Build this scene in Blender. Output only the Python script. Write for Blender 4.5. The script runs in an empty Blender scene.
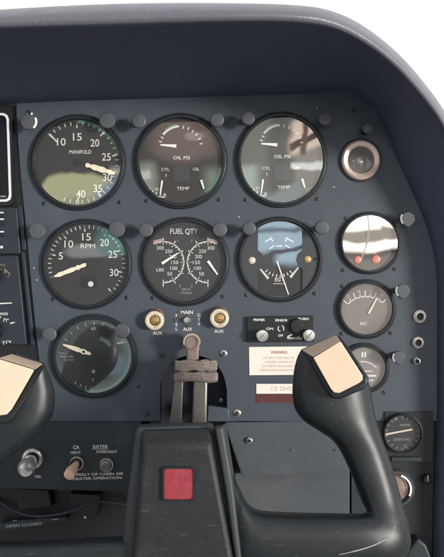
import bpy, bmesh, math, random
from mathutils import Vector, Matrix
random.seed(7)
R = math.radians
sc = bpy.context.scene
COL = sc.collection
S = 0.0009                 # metres per unit of the drawing grid (one unit is 0.9 mm on the panel)
CX, CY = 222.0, 278.5
DP = 689.0                 # camera distance from the panel in grid units (0.62 m)

# ------------------------------------------------------------------ camera
cam = bpy.data.cameras.new('camera')
camo = bpy.data.objects.new('camera', cam); COL.objects.link(camo)
camo.location = (0, -DP * S, 0); camo.rotation_euler = (R(90), 0, 0)
cam.sensor_fit = 'VERTICAL'; cam.angle = 2 * math.atan(557 / 2 / DP)
cam.clip_start = 0.01; cam.clip_end = 100
sc.camera = camo
sc.view_settings.view_transform = 'Standard'; sc.view_settings.look = 'None'
sc.view_settings.exposure = 0.0; sc.view_settings.gamma = 1.0

# ------------------------------------------------------------------ sun
SUN_AZ, SUN_EL = 51.0, 3.0        # degrees to the right of the line panel > camera, degrees up
sd = Vector((math.sin(R(SUN_AZ)) * math.cos(R(SUN_EL)), -math.cos(R(SUN_AZ)) * math.cos(R(SUN_EL)), math.sin(R(SUN_EL))))
sun = bpy.data.lights.new('sun', 'SUN'); sun.energy = 4.2; sun.angle = R(10); sun.color = (1.0, 0.95, 0.88)
suno = bpy.data.objects.new('sun', sun); COL.objects.link(suno)
suno.rotation_euler = sd.to_track_quat('Z', 'Y').to_euler()

# ------------------------------------------------------------------ world: daylight in front, cabin and its windows behind
world = bpy.data.worlds.new('World'); sc.world = world; world.use_nodes = True
wt = world.node_tree; wt.nodes.clear()
WN = wt.nodes.new; WL = wt.links.new
def wmath(op, a, b=None, c=None):
    n = WN('ShaderNodeMath'); n.operation = op
    for i, q in enumerate((a, b, c)):
        if q is None: continue
        if isinstance(q, (int, float)): n.inputs[i].default_value = q
        else: WL(q, n.inputs[i])
    return n.outputs[0]
def wstep(v, a, b):
    n = WN('ShaderNodeMapRange'); n.interpolation_type = 'SMOOTHSTEP'
    WL(v, n.inputs['Value']); n.inputs['From Min'].default_value = a; n.inputs['From Max'].default_value = b
    if a > b:
        n.inputs['From Min'].default_value = b; n.inputs['From Max'].default_value = a
        n.inputs['To Min'].default_value = 1; n.inputs['To Max'].default_value = 0
    return n.outputs['Result']
def wmix(f, a, b):
    n = WN('ShaderNodeMix'); n.data_type = 'RGBA'
    if isinstance(f, (int, float)): n.inputs[0].default_value = f
    else: WL(f, n.inputs[0])
    for i, q in ((6, a), (7, b)):
        if isinstance(q, tuple): n.inputs[i].default_value = (*q, 1)
        else: WL(q, n.inputs[i])
    return n.outputs[2]
tc = WN('ShaderNodeTexCoord')
sep = WN('ShaderNodeSeparateXYZ'); WL(tc.outputs['Generated'], sep.inputs[0])
X, Y, Z = sep.outputs
nz = WN('ShaderNodeTexNoise'); nz.inputs['Scale'].default_value = 9; nz.inputs['Detail'].default_value = 4
WL(tc.outputs['Generated'], nz.inputs['Vector'])
nzs = WN('ShaderNodeSeparateColor'); WL(nz.outputs['Color'], nzs.inputs[0])
nz2 = WN('ShaderNodeTexNoise'); nz2.inputs['Scale'].default_value = 26; nz2.inputs['Detail'].default_value = 3
WL(tc.outputs['Generated'], nz2.inputs['Vector'])
nzs2 = WN('ShaderNodeSeparateColor'); WL(nz2.outputs['Color'], nzs2.inputs[0])
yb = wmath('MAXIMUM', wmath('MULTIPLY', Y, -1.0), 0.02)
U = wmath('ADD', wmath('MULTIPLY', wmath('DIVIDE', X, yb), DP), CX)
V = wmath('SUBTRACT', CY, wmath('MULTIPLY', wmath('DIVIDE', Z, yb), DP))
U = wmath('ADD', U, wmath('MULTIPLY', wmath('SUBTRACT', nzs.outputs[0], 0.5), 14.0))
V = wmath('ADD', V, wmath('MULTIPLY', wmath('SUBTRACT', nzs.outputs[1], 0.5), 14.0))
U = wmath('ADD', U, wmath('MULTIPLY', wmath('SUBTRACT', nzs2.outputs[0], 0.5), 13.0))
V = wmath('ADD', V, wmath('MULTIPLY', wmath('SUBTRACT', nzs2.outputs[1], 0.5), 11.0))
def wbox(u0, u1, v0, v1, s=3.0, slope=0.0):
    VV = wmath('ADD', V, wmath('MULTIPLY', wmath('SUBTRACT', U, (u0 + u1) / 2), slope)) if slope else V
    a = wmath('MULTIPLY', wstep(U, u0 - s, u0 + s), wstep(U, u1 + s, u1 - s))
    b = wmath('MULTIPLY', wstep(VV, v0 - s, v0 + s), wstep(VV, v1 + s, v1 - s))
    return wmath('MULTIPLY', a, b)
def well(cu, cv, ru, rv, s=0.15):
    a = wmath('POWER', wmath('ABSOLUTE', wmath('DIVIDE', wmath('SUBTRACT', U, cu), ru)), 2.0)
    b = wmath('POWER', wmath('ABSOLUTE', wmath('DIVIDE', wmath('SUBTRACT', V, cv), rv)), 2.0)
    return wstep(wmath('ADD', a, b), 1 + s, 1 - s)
K = 10.0      # the Background strength is 0.1
def kc(r, g, b, m=1.0): return (r * K * m, g * K * m, b * K * m)
CABIN = kc(0.30, 0.30, 0.32)
rear = wmix(nz.outputs['Fac'], kc(0.22, 0.21, 0.22), kc(0.42, 0.41, 0.42))
# wide side windows and overhead lining, outside the part of the cabin the panel mirrors
rear = wmix(wbox(560, 1900, -260, 430, 40), rear, kc(1.15, 1.12, 1.1))
rear = wmix(wbox(-1500, -160, -160, 420, 40), rear, kc(1.1, 1.15, 1.25))
rear = wmix(wbox(-500, 900, -1600, -220, 60), rear, kc(0.95, 0.98, 1.1))
# reflections painted into the world for each glass: rear window, grass, wing, fuselage
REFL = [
    (wmath('MULTIPLY', well(80, 206, 48, 34), wstep(V, 222, 212)), kc(2.9, 2.9, 1.7)),      # painted reflection of dry grass through the left rear window
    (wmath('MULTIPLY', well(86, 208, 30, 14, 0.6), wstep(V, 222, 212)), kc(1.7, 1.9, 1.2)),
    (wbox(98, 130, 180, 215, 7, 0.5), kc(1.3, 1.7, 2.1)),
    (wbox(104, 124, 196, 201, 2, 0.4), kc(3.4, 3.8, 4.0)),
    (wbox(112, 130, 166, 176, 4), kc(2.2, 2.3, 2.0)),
    (well(184, 140, 32, 22, 0.7), kc(1.0, 0.74, 0.66)),          # painted reflection of the seat back
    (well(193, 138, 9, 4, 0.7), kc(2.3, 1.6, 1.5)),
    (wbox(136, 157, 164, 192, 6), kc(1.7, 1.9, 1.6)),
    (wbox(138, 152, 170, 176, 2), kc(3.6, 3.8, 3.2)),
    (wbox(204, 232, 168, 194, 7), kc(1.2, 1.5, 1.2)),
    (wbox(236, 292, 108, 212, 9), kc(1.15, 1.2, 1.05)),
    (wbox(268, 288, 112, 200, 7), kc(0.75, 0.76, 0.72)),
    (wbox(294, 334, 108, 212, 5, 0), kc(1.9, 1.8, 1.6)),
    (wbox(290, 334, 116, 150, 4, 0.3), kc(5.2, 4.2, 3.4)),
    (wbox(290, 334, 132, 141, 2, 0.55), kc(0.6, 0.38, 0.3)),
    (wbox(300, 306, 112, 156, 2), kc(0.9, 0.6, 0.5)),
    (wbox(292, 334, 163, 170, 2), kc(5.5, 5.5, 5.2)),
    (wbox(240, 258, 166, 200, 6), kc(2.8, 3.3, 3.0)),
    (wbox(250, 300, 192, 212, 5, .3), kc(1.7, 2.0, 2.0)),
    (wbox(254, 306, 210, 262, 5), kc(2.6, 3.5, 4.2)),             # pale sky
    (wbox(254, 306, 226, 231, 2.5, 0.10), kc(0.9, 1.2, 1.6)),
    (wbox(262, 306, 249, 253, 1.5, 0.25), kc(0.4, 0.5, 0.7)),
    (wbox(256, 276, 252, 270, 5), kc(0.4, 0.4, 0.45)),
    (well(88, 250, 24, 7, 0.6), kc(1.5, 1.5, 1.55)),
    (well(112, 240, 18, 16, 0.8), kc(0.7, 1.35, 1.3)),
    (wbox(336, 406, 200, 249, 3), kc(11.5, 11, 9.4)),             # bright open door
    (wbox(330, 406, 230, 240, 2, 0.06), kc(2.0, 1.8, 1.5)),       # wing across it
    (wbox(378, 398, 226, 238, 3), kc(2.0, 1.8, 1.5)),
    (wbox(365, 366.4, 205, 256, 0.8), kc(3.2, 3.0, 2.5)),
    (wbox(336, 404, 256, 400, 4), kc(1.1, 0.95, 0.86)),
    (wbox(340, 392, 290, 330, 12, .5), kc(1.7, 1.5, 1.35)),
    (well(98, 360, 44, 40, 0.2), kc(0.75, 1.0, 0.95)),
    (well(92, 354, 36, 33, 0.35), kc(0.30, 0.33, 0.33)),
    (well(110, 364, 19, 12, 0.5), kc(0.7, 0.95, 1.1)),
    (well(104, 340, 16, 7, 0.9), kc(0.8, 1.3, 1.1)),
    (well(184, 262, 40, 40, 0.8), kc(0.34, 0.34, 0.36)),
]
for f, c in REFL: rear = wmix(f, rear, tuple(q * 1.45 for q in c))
sky = WN('ShaderNodeTexSky'); sky.sky_type = 'NISHITA'; sky.sun_disc = False
sky.sun_elevation = R(SUN_EL); sky.sun_rotation = math.atan2(sd.x, sd.y)
sky.air_density = 1.0; sky.dust_density = 3.0
hs = WN('ShaderNodeHueSaturation'); hs.inputs['Saturation'].default_value = 0.15; WL(sky.outputs[0], hs.inputs['Color'])
addc = WN('ShaderNodeMix'); addc.data_type = 'RGBA'; addc.blend_type = 'ADD'; addc.inputs[0].default_value = 1.0
WL(hs.outputs[0], addc.inputs[6]); addc.inputs[7].default_value = (11.5, 11.5, 11.8, 1)     # bright overcast veil over the clear sky
ground = wstep(Z, -0.12, 0.0)
front = wmix(ground, kc(0.35, 0.35, 0.3), addc.outputs[2])
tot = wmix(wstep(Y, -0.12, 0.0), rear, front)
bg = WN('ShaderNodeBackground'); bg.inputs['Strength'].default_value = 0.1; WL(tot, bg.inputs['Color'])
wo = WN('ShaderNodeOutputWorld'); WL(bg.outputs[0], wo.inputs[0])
world.cycles.sampling_method = 'MANUAL'; world.cycles.sample_map_resolution = 2048

# ------------------------------------------------------------------ materials
MATS = {}
def mat(name, col, rough=0.5, metal=0.0, var=0.12, vscale=400.0, bump=0.0, bscale=2500.0, spec=0.5, coat=0.0, wear=None, wscale=60.0, wamt=0.5, emit=0, dust=None, dscale=1300.0, dlim=0.70):
    if name in MATS: return MATS[name]
    m = bpy.data.materials.new(name); m.use_nodes = True
    nt = m.node_tree; b = nt.nodes['Principled BSDF']; N = nt.nodes.new; L = nt.links.new
    b.inputs['Roughness'].default_value = rough; b.inputs['Metallic'].default_value = metal
    b.inputs['Specular IOR Level'].default_value = spec
    b.inputs['Coat Weight'].default_value = coat
    t = N('ShaderNodeTexCoord')
    n1 = N('ShaderNodeTexNoise'); n1.inputs['Scale'].default_value = vscale; n1.inputs['Detail'].default_value = 5
    L(t.outputs['Object'], n1.inputs['Vector'])
    mx = N('ShaderNodeMix'); mx.data_type = 'RGBA'
    mx.inputs[6].default_value = (*[c * (1 - var) for c in col], 1); mx.inputs[7].default_value = (*[min(1, c * (1 + var)) for c in col], 1)
    L(n1.outputs['Fac'], mx.inputs[0]); out = mx.outputs[2]
    if wear:
        n2 = N('ShaderNodeTexNoise'); n2.inputs['Scale'].default_value = wscale; n2.inputs['Detail'].default_value = 8; n2.inputs['Roughness'].default_value = 0.65
        L(t.outputs['Object'], n2.inputs['Vector'])
        mr = N('ShaderNodeMapRange'); mr.inputs['From Min'].default_value = 0.52; mr.inputs['From Max'].default_value = 0.72
        mr.inputs['To Max'].default_value = wamt; L(n2.outputs['Fac'], mr.inputs['Value'])
        m2 = N('ShaderNodeMix'); m2.data_type = 'RGBA'; L(mr.outputs[0], m2.inputs[0]); L(out, m2.inputs[6]); m2.inputs[7].default_value = (*wear, 1)
        out = m2.outputs[2]
    if dust:
        # dust grains and short rubbed scratches, stretched along one direction
        for sc_, lim, amt in (((1, 1, 1), dlim, 0.7), ((0.12, 1, 1.6), dlim - 0.01, 0.5)):
            mp = N('ShaderNodeMapping'); mp.inputs['Scale'].default_value = sc_; mp.inputs['Rotation'].default_value = (0, 0.6 if sc_[0] != 1 else 0, 0)
            nd = N('ShaderNodeTexNoise'); nd.inputs['Scale'].default_value = dscale; nd.inputs['Detail'].default_value = 2
            L(t.outputs['Object'], mp.inputs['Vector']); L(mp.outputs[0], nd.inputs['Vector'])
            md = N('ShaderNodeMapRange'); md.inputs['From Min'].default_value = lim; md.inputs['From Max'].default_value = lim + 0.05; md.inputs['To Max'].default_value = amt
            L(nd.outputs['Fac'], md.inputs['Value'])
            m3 = N('ShaderNodeMix'); m3.data_type = 'RGBA'; L(md.outputs[0], m3.inputs[0]); L(out, m3.inputs[6]); m3.inputs[7].default_value = (*dust, 1); out = m3.outputs[2]
    L(out, b.inputs['Base Color'])
    rr = N('ShaderNodeMapRange'); rr.inputs['To Min'].default_value = max(0.02, rough - 0.1); rr.inputs['To Max'].default_value = min(1, rough + 0.1)
    n3 = N('ShaderNodeTexNoise'); n3.inputs['Scale'].default_value = 70; n3.inputs['Detail'].default_value = 6; L(t.outputs['Object'], n3.inputs['Vector'])
    L(n3.outputs['Fac'], rr.inputs['Value']); L(rr.outputs[0], b.inputs['Roughness'])
    if bump:
        nb = N('ShaderNodeTexNoise'); nb.inputs['Scale'].default_value = bscale; nb.inputs['Detail'].default_value = 3
        L(t.outputs['Object'], nb.inputs['Vector'])
        bp = N('ShaderNodeBump'); bp.inputs['Strength'].default_value = bump; bp.inputs['Distance'].default_value = 0.0004
        L(nb.outputs['Fac'], bp.inputs['Height']); L(bp.outputs[0], b.inputs['Normal'])
    if emit:
        b.inputs['Emission Color'].default_value = (*col, 1); b.inputs['Emission Strength'].default_value = emit
    MATS[name] = m; return m
PANEL = mat('panel_paint', (0.051, 0.065, 0.083), 0.5, dust=(.20,.22,.25), var=0.16, vscale=900, bump=0.3, bscale=1800, wear=(0.072, 0.086, 0.104), wscale=18, wamt=0.75)
PANELLOW = mat('lower_panel_paint', (0.017, 0.024, 0.029), 0.5, var=0.12, vscale=700, bump=0.3, bscale=1500, wear=(0.042, 0.050, 0.054), wscale=30, wamt=0.5)
BOXGREY = mat('grey_box_paint', (0.060, 0.070, 0.082), 0.55, dust=(.17,.18,.19), dscale=900, var=0.1, vscale=500, bump=0.2, bscale=1500, wear=(0.09, 0.096, 0.10), wscale=14, wamt=0.8)
HOOD = mat('hood_vinyl', (0.063, 0.072, 0.112), 0.55, dust=(.12,.13,.17), dscale=700, var=0.10, vscale=220, bump=0.5, bscale=1100, wear=(0.080, 0.086, 0.128), wscale=14, wamt=0.5)
LIP = mat('lip_vinyl', (0.132, 0.130, 0.152), 0.38, dust=(.4,.38,.38), dscale=900, var=0.12, vscale=260, bump=0.6, bscale=1000, wear=(0.155, 0.15, 0.165), wscale=45, wamt=0.5)
SIDE = mat('side_wall_plastic', (0.009, 0.011, 0.015), 0.6, var=0.15, vscale=300, bump=0.4, bscale=1100)
BEZEL = mat('bezel_black', (0.013, 0.016, 0.021), 0.38, var=0.1, vscale=600, bump=0.15)
DIAL = mat('dial_black', (0.024, 0.022, 0.021), 0.6, var=0.2, vscale=120, wear=(0.035, 0.034, 0.033), wscale=80, wamt=0.5)
DIALBROWN = mat('dial_brown', (0.030, 0.027, 0.025), 0.6, var=0.15, vscale=120)
DIALGREY = mat('dial_warm_grey', (0.085, 0.074, 0.068), 0.6, var=0.1, vscale=150)
DIALPALE = mat('dial_pale_grey', (0.16, 0.155, 0.145), 0.6, var=0.1, vscale=150)
DIALGREEN = mat('dial_dark_green', (0.03, 0.036, 0.035), 0.6, var=0.15, vscale=120)
PLATE = mat('face_plate', (0.045, 0.048, 0.055), 0.5, var=0.1, bump=0.1)
PRINT = mat('white_print', (0.66, 0.66, 0.63), 0.6, var=0.05)
PRINTDIM = mat('dim_print', (0.36, 0.37, 0.37), 0.6, var=0.1)
PRINTCREAM = mat('cream_print', (0.70, 0.60, 0.46), 0.6, var=0.08)
PRINTGREEN = mat('green_print', (0.06, 0.20, 0.13), 0.6, var=0.1)
PRINTRED = mat('red_print', (0.45, 0.12, 0.10), 0.6, var=0.1)
PRINTROSE = mat('rose_print', (0.5, 0.30, 0.27), 0.6, var=0.1)
PRINTOCHRE = mat('ochre_print', (0.34, 0.27, 0.15), 0.6, var=0.2)
NEEDLE = mat('needle_cream', (0.88, 0.80, 0.62), 0.5, var=0.12, vscale=500, wear=(0.55, 0.45, 0.28), wscale=260, wamt=0.4)
NEEDLEW = mat('needle_white', (0.88, 0.87, 0.82), 0.5, var=0.08)
CAPGREY = mat('post_cap_grey', (0.074, 0.080, 0.090), 0.45, var=0.1, bump=0.15, wear=(0.09, 0.10, 0.11), wscale=120, wamt=0.6)
STEEL = mat('steel', (0.55, 0.53, 0.50), 0.3, metal=1.0, var=0.15, vscale=300)
CHROME = mat('chrome', (0.78, 0.77, 0.72), 0.2, metal=0.75, var=0.1)
SILVER = mat('silver_knob', (0.80, 0.79, 0.74), 0.28, metal=0.9, var=0.1, wear=(0.3, 0.27, 0.22), wscale=250, wamt=0.5)
BRASS = mat('brass', (0.62, 0.44, 0.22), 0.3, metal=1.0, var=0.15)
COPPER = mat('copper_ring', (0.82, 0.66, 0.57), 0.32, metal=0.5, var=0.12, vscale=300)
CREAM = mat('cream_plastic', (0.62, 0.55, 0.42), 0.4, var=0.1, vscale=400, wear=(0.28, 0.19, 0.10), wscale=260, wamt=0.7)
AGED = mat('aged_brown_collar', (0.20, 0.14, 0.11), 0.5, var=0.2, wear=(0.4, 0.3, 0.24), wscale=200, wamt=0.6)
LEVER = mat('worn_lever', (0.20, 0.165, 0.145), 0.7, dust=(.5,.45,.4), dscale=700, dlim=.64, metal=0.1, var=0.35, vscale=700, bump=0.8, bscale=1600, wear=(0.36, 0.30, 0.27), wscale=160, wamt=0.8)
LEVERTOP = mat('worn_lever_knob', (0.21, 0.155, 0.145), 0.6, var=0.25, vscale=300, wear=(0.30, 0.25, 0.22), wscale=120, wamt=0.6)
BAR = mat('brushed_bar', (0.22, 0.21, 0.20), 0.4, metal=0.6, var=0.2, vscale=250, wear=(0.14, 0.13, 0.12), wscale=60, wamt=0.5)
HOLE = mat('dark_recess', (0.008, 0.012, 0.022), 0.6, var=0.2)
BLACK = mat('black_plastic', (0.008, 0.0095, 0.012), 0.45, var=0.12, bump=0.2)
RADIO = mat('radio_face', (0.018, 0.024, 0.034), 0.45, var=0.15, bump=0.2)
SCREEN = mat('dark_screen', (0.006, 0.008, 0.014), 0.12, var=0.1)
YOKE = mat('yoke_plastic', (0.0095, 0.013, 0.0155), 0.44, dust=(.055,.062,.066), dscale=420, dlim=0.69, var=0.2, vscale=150, bump=0.08, bscale=1900, wear=(0.015, 0.019, 0.022), wscale=26, wamt=0.7)
HUBM = mat('hub_pad', (0.011, 0.0125, 0.014), 0.55, dust=(.075,.08,.08), dscale=600, dlim=0.68, var=0.3, vscale=120, bump=0.6, bscale=1300, wear=(0.028, 0.031, 0.033), wscale=38, wamt=0.8)
RIDGE = mat('hub_rim', (0.040, 0.047, 0.051), 0.55, var=0.15, bump=0.3)
PAD = mat('beige_pad', (0.76, 0.565, 0.41), 0.5, var=0.05, vscale=90, bump=0.1)
PADEDGE = mat('beige_pad_edge', (0.42, 0.33, 0.26), 0.5, var=0.1, vscale=200)
RED = mat('red_emblem', (0.30, 0.040, 0.055), 0.3, var=0.18, vscale=160, wear=(0.38, 0.10, 0.11), wscale=80, wamt=0.6)
PAPER = mat('white_placard', (0.80, 0.75, 0.66), 0.55, var=0.04, vscale=60, wear=(0.85, 0.66, 0.55), wscale=90, wamt=0.35)
DARKRED = mat('dark_red_tape', (0.10, 0.028, 0.03), 0.45, var=0.2, wear=(0.2, 0.04, 0.04), wscale=150, wamt=0.6)
WHITELINE = mat('white_frame', (0.72, 0.74, 0.76), 0.4, var=0.05)
PINKLAMP = mat('pink_lamp', (0.75, 0.22, 0.17), 0.3, var=0.1)
FLOORM = mat('footwell_dark', (0.005, 0.006, 0.007), 0.8, var=0.2)
def glassmat():
    m = bpy.data.materials.new('instrument_glass'); m.use_nodes = True; nt = m.node_tree; nt.nodes.clear(); N = nt.nodes.new; L = nt.links.new
    o = N('ShaderNodeOutputMaterial'); mx = N('ShaderNodeMixShader'); tr = N('ShaderNodeBsdfTransparent'); gl = N('ShaderNodeBsdfGlossy')
    gl.inputs['Roughness'].default_value = 0.0
    fw_ = N('ShaderNodeLayerWeight'); fw_.inputs['Blend'].default_value = 0.5; fr = N('ShaderNodeMath'); fr.operation = 'POWER'; fr.inputs[1].default_value = 5; L(fw_.outputs['Facing'], fr.inputs[0])
    a = N('ShaderNodeMath'); a.operation = 'MULTIPLY_ADD'; a.inputs[1].default_value = 0.8; a.inputs[2].default_value = 0.10
    L(fr.outputs[0], a.inputs[0]); L(a.outputs[0], mx.inputs[0]); L(tr.outputs[0], mx.inputs[1]); L(gl.outputs[0], mx.inputs[2]); L(mx.outputs[0], o.inputs[0])
    return m
GLASS = glassmat()

# ------------------------------------------------------------------ mesh building on the panel grid
TXT = {}
def text_geo(s, bold=0.0):
    k = (s, bold)
    if k not in TXT:
        cu = bpy.data.curves.new('t', 'FONT'); cu.body = s; cu.size = 1.0; cu.align_x = 'CENTER'; cu.align_y = 'CENTER'; cu.offset = bold; cu.resolution_u = 3
        ob = bpy.data.objects.new('t', cu); COL.objects.link(ob)
        bpy.context.view_layer.update()
        me = bpy.data.meshes.new_from_object(ob.evaluated_get(bpy.context.evaluated_depsgraph_get()))
        vs = [tuple(v.co) for v in me.vertices]; fs = [tuple(p.vertices) for p in me.polygons]
        if vs:
            xs = [v[0] for v in vs]; ys = [v[1] for v in vs]; mx, my = (min(xs) + max(xs)) / 2, (min(ys) + max(ys)) / 2
            vs = [(v[0] - mx, v[1] - my) for v in vs]; w = max(xs) - min(xs); h = max(ys) - min(ys)
        else: w = h = 1
        TXT[k] = (vs, fs, w, h)
        bpy.data.objects.remove(ob); bpy.data.meshes.remove(me); bpy.data.curves.remove(cu)
    return TXT[k]
class MB:
    def __init__(s, persp=False): s.v = []; s.f = []; s.persp = persp
    def vert(s, x, y, h):
        if s.persp:
            k = (DP - h) / DP; x = CX + (x - CX) * k; y = CY + (y - CY) * k
        s.v.append(((x - CX) * S, -h * S, (CY - y) * S)); return len(s.v) - 1
    def lathe(s, cx, cy, prof, n=56, ky=1.0, tilt=(0, 0)):
        """profile of (radius, height); tilt shifts the centre per unit of height"""
        rings = []
        for r, h in prof:
            ox, oy = cx + tilt[0] * h, cy + tilt[1] * h
            if r < 1e-6: rings.append([s.vert(ox, oy, h)])
            else: rings.append([s.vert(ox + r * math.sin(2 * math.pi * i / n), oy - r * ky * math.cos(2 * math.pi * i / n), h) for i in range(n)])
        for a, b in zip(rings, rings[1:]):
            for i in range(n):
                j = (i + 1) % n
                if len(a) == 1 and len(b) == 1: continue
                if len(b) == 1: s.f.append((a[i], b[0], a[j]))
                elif len(a) == 1: s.f.append((a[0], b[i], b[j]))
                else: s.f.append((a[i], b[i], b[j], a[j]))
        return s
    def arc(s, cx, cy, r0, r1, a0, a1, h, n=None):
        n = n or max(2, int(abs(a1 - a0) / 4))
        p = []
        for i in range(n + 1):
            a = R(a0 + (a1 - a0) * i / n)
            p.append((s.vert(cx + r0 * math.sin(a), cy - r0 * math.cos(a), h), s.vert(cx + r1 * math.sin(a), cy - r1 * math.cos(a), h)))
        for q, w in zip(p, p[1:]): s.f.append((q[0], w[0], w[1], q[1]))
        return s
    def ticks(s, cx, cy, r0, r1, angs, w, h):
        for a in angs:
            t = R(a); dx, dy = math.sin(t), -math.cos(t)
            s.line(cx + dx * r0, cy + dy * r0, cx + dx * r1, cy + dy * r1, w, w, h)
        return s
    def line(s, x0, y0, x1, y1, w0, w1, h, th=0.0):
        L = math.hypot(x1 - x0, y1 - y0) or 1; nx, ny = -(y1 - y0) / L, (x1 - x0) / L
        pts = [(x0 + nx * w0 / 2, y0 + ny * w0 / 2), (x0 - nx * w0 / 2, y0 - ny * w0 / 2), (x1 - nx * w1 / 2, y1 - ny * w1 / 2), (x1 + nx * w1 / 2, y1 + ny * w1 / 2)]
        if th: return s.prism(pts, h, h + th)
        s.f.append(tuple(s.vert(x, y, h) for x, y in pts)); return s
    def prism(s, pts, h0, h1, inset=0.0):
        cx = sum(p[0] for p in pts) / len(pts); cy = sum(p[1] for p in pts) / len(pts)
        a = [s.vert(x, y, h0) for x, y in pts]
        k = 1 - inset
        b = [s.vert(cx + (x - cx) * k, cy + (y - cy) * k, h1) for x, y in pts]
        n = len(pts)
        s.f.append(tuple(a)); s.f.append(tuple(reversed(b)))
        for i in range(n): s.f.append((a[i], a[(i + 1) % n], b[(i + 1) % n], b[i]))
        return s
    def box(s, x0, y0, x1, y1, h0, h1): return s.prism([(x0, y0), (x0, y1), (x1, y1), (x1, y0)], h0, h1)
    def quad(s, x0, y0, x1, y1, h):
        s.f.append(tuple(s.vert(x, y, h) for x, y in ((x0, y0), (x0, y1), (x1, y1), (x1, y0)))); return s
    def text(s, t, x, y, size, h, rot=0, width=None, bold=0.0):
        """size is the height of a capital; width the overall width"""
        vs, fs, w, hh = text_geo(t, bold)
        k = size / 0.72; kx = width / w if width else k
        c, sn = math.cos(R(rot)), math.sin(R(rot)); o = len(s.v)
        for a, b in vs:
            a, b = a * kx, -b * k
            s.vert(x + a * c - b * sn, y + a * sn + b * c, h)
        s.f += [tuple(i + o for i in f) for f in fs]; return s
    def scrib(s, x, y, w, hgt, h, seed, gap=0.25):
        """a row of worn, unreadable small letters"""
        rr = random.Random(seed); cxp = x - w / 2
        while cxp < x + w / 2 - hgt * 0.3:
            cw = hgt * rr.uniform(0.45, 0.7)
            if rr.random() < 0.86:
                st = hgt * 0.2
                s.quad(cxp, y - hgt / 2, cxp + st, y + hgt / 2, h)
                if rr.random() < 0.6: s.quad(cxp + st, y - hgt / 2, cxp + cw, y - hgt / 2 + st, h)
                if rr.random() < 0.6: s.quad(cxp + st, y - st / 2, cxp + cw, y + st / 2, h)
                if rr.random() < 0.6: s.quad(cxp + st, y + hgt / 2 - st, cxp + cw, y + hgt / 2, h)
                if rr.random() < 0.5: s.quad(cxp + cw - st, y - hgt / 2 + st, cxp + cw, y - st / 2, h)
            cxp += cw + hgt * gap
        return s
    def tube(s, pts, rad, n=12):
        """pts (x, y, h), rad number or list"""
        P = [Vector(p) for p in pts]; rings = []
        for i, p in enumerate(P):
            d = (P[min(i + 1, len(P) - 1)] - P[max(i - 1, 0)]).normalized()
            a = d.cross(Vector((0, 0, 1)));
            if a.length < 1e-3: a = d.cross(Vector((1, 0, 0)))
            a.normalize(); b = d.cross(a); r = rad[i] if isinstance(rad, (list, tuple)) else rad
            rings.append([s.vert(*(p + a * r * math.cos(2 * math.pi * k / n) + b * r * math.sin(2 * math.pi * k / n))) for k in range(n)])
        for q, w in zip(rings, rings[1:]):
            for i in range(n): s.f.append((q[i], q[(i + 1) % n], w[(i + 1) % n], w[i]))
        s.f.append(tuple(rings[0])); s.f.append(tuple(reversed(rings[-1]))); return s
    def grid(s, rows):
        idx = [[s.vert(*p) for p in r] for r in rows]
        for a, b in zip(idx, idx[1:]):
            for i in range(len(a) - 1): s.f.append((a[i], a[i + 1], b[i + 1], b[i]))
        return s
    def loft(s, loops, cap=True):
        idx = [[s.vert(*p) for p in r] for r in loops]; n = len(idx[0])
        for a, b in zip(idx, idx[1:]):
            for i in range(n): s.f.append((a[i], a[(i + 1) % n], b[(i + 1) % n], b[i]))
        if cap: s.f.append(tuple(idx[0])); s.f.append(tuple(reversed(idx[-1])))
        return s
    def build(s, name, m, parent=None, bevel=0.0, smooth=True, sub=0, origin=None):
        if parent is not None:
            o = Vector((0, 0, 0)); q = parent
            while q is not None: o += q.location; q = q.parent
        else: o = Vector(origin) if origin is not None else Vector((0, 0, 0))
        me = bpy.data.meshes.new(name); me.from_pydata([(a - o.x, b - o.y, c - o.z) for a, b, c in s.v], [], s.f); me.materials.append(m)
        bm = bmesh.new(); bm.from_mesh(me); bmesh.ops.recalc_face_normals(bm, faces=bm.faces)
        # flat prints face the viewer
        for f in bm.faces:
            if all(len(e.link_faces) == 1 for e in f.edges) and f.normal.y > 0: f.normal_flip()
        bm.to_mesh(me); bm.free()
        ob = bpy.data.objects.new(name, me); COL.objects.link(ob)
        if parent is not None: ob.parent = parent
        else: ob.location = o
        if smooth:
            me.polygons.foreach_set('use_smooth', [True] * len(me.polygons))
            if hasattr(me, 'set_sharp_from_angle'): me.set_sharp_from_angle(angle=R(38))
        if bevel:
            b = ob.modifiers.new('bevel', 'BEVEL'); b.width = bevel * S; b.segments = 3; b.limit_method = 'ANGLE'; b.angle_limit = R(40)
            b.harden_normals = False
        if sub:
            u = ob.modifiers.new('sub', 'SUBSURF'); u.levels = sub; u.render_levels = sub
        return ob
def W(x, y, h=0, persp=False):
    m = MB(persp); m.vert(x, y, h); return Vector(m.v[0])
def tag(o, label=None, cat=None, group=None, kind=None):
    if label: o['label'] = label
    if cat: o['category'] = cat
    if group: o['group'] = group
    if kind: o['kind'] = kind
    return o
def thing(name, x, y, label, cat, group=None, h=0, persp=False):
    o = bpy.data.objects.new(name, None); COL.objects.link(o); o.location = W(x, y, h, persp); o.empty_display_size = 0.01
    return tag(o, label, cat, group)
def copy_tree(o, parent=None):
    c = o.copy(); COL.objects.link(c)
    if parent is not None: c.parent = parent
    for ch in list(o.children):
        copy_tree(ch, c)
    return c
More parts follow.
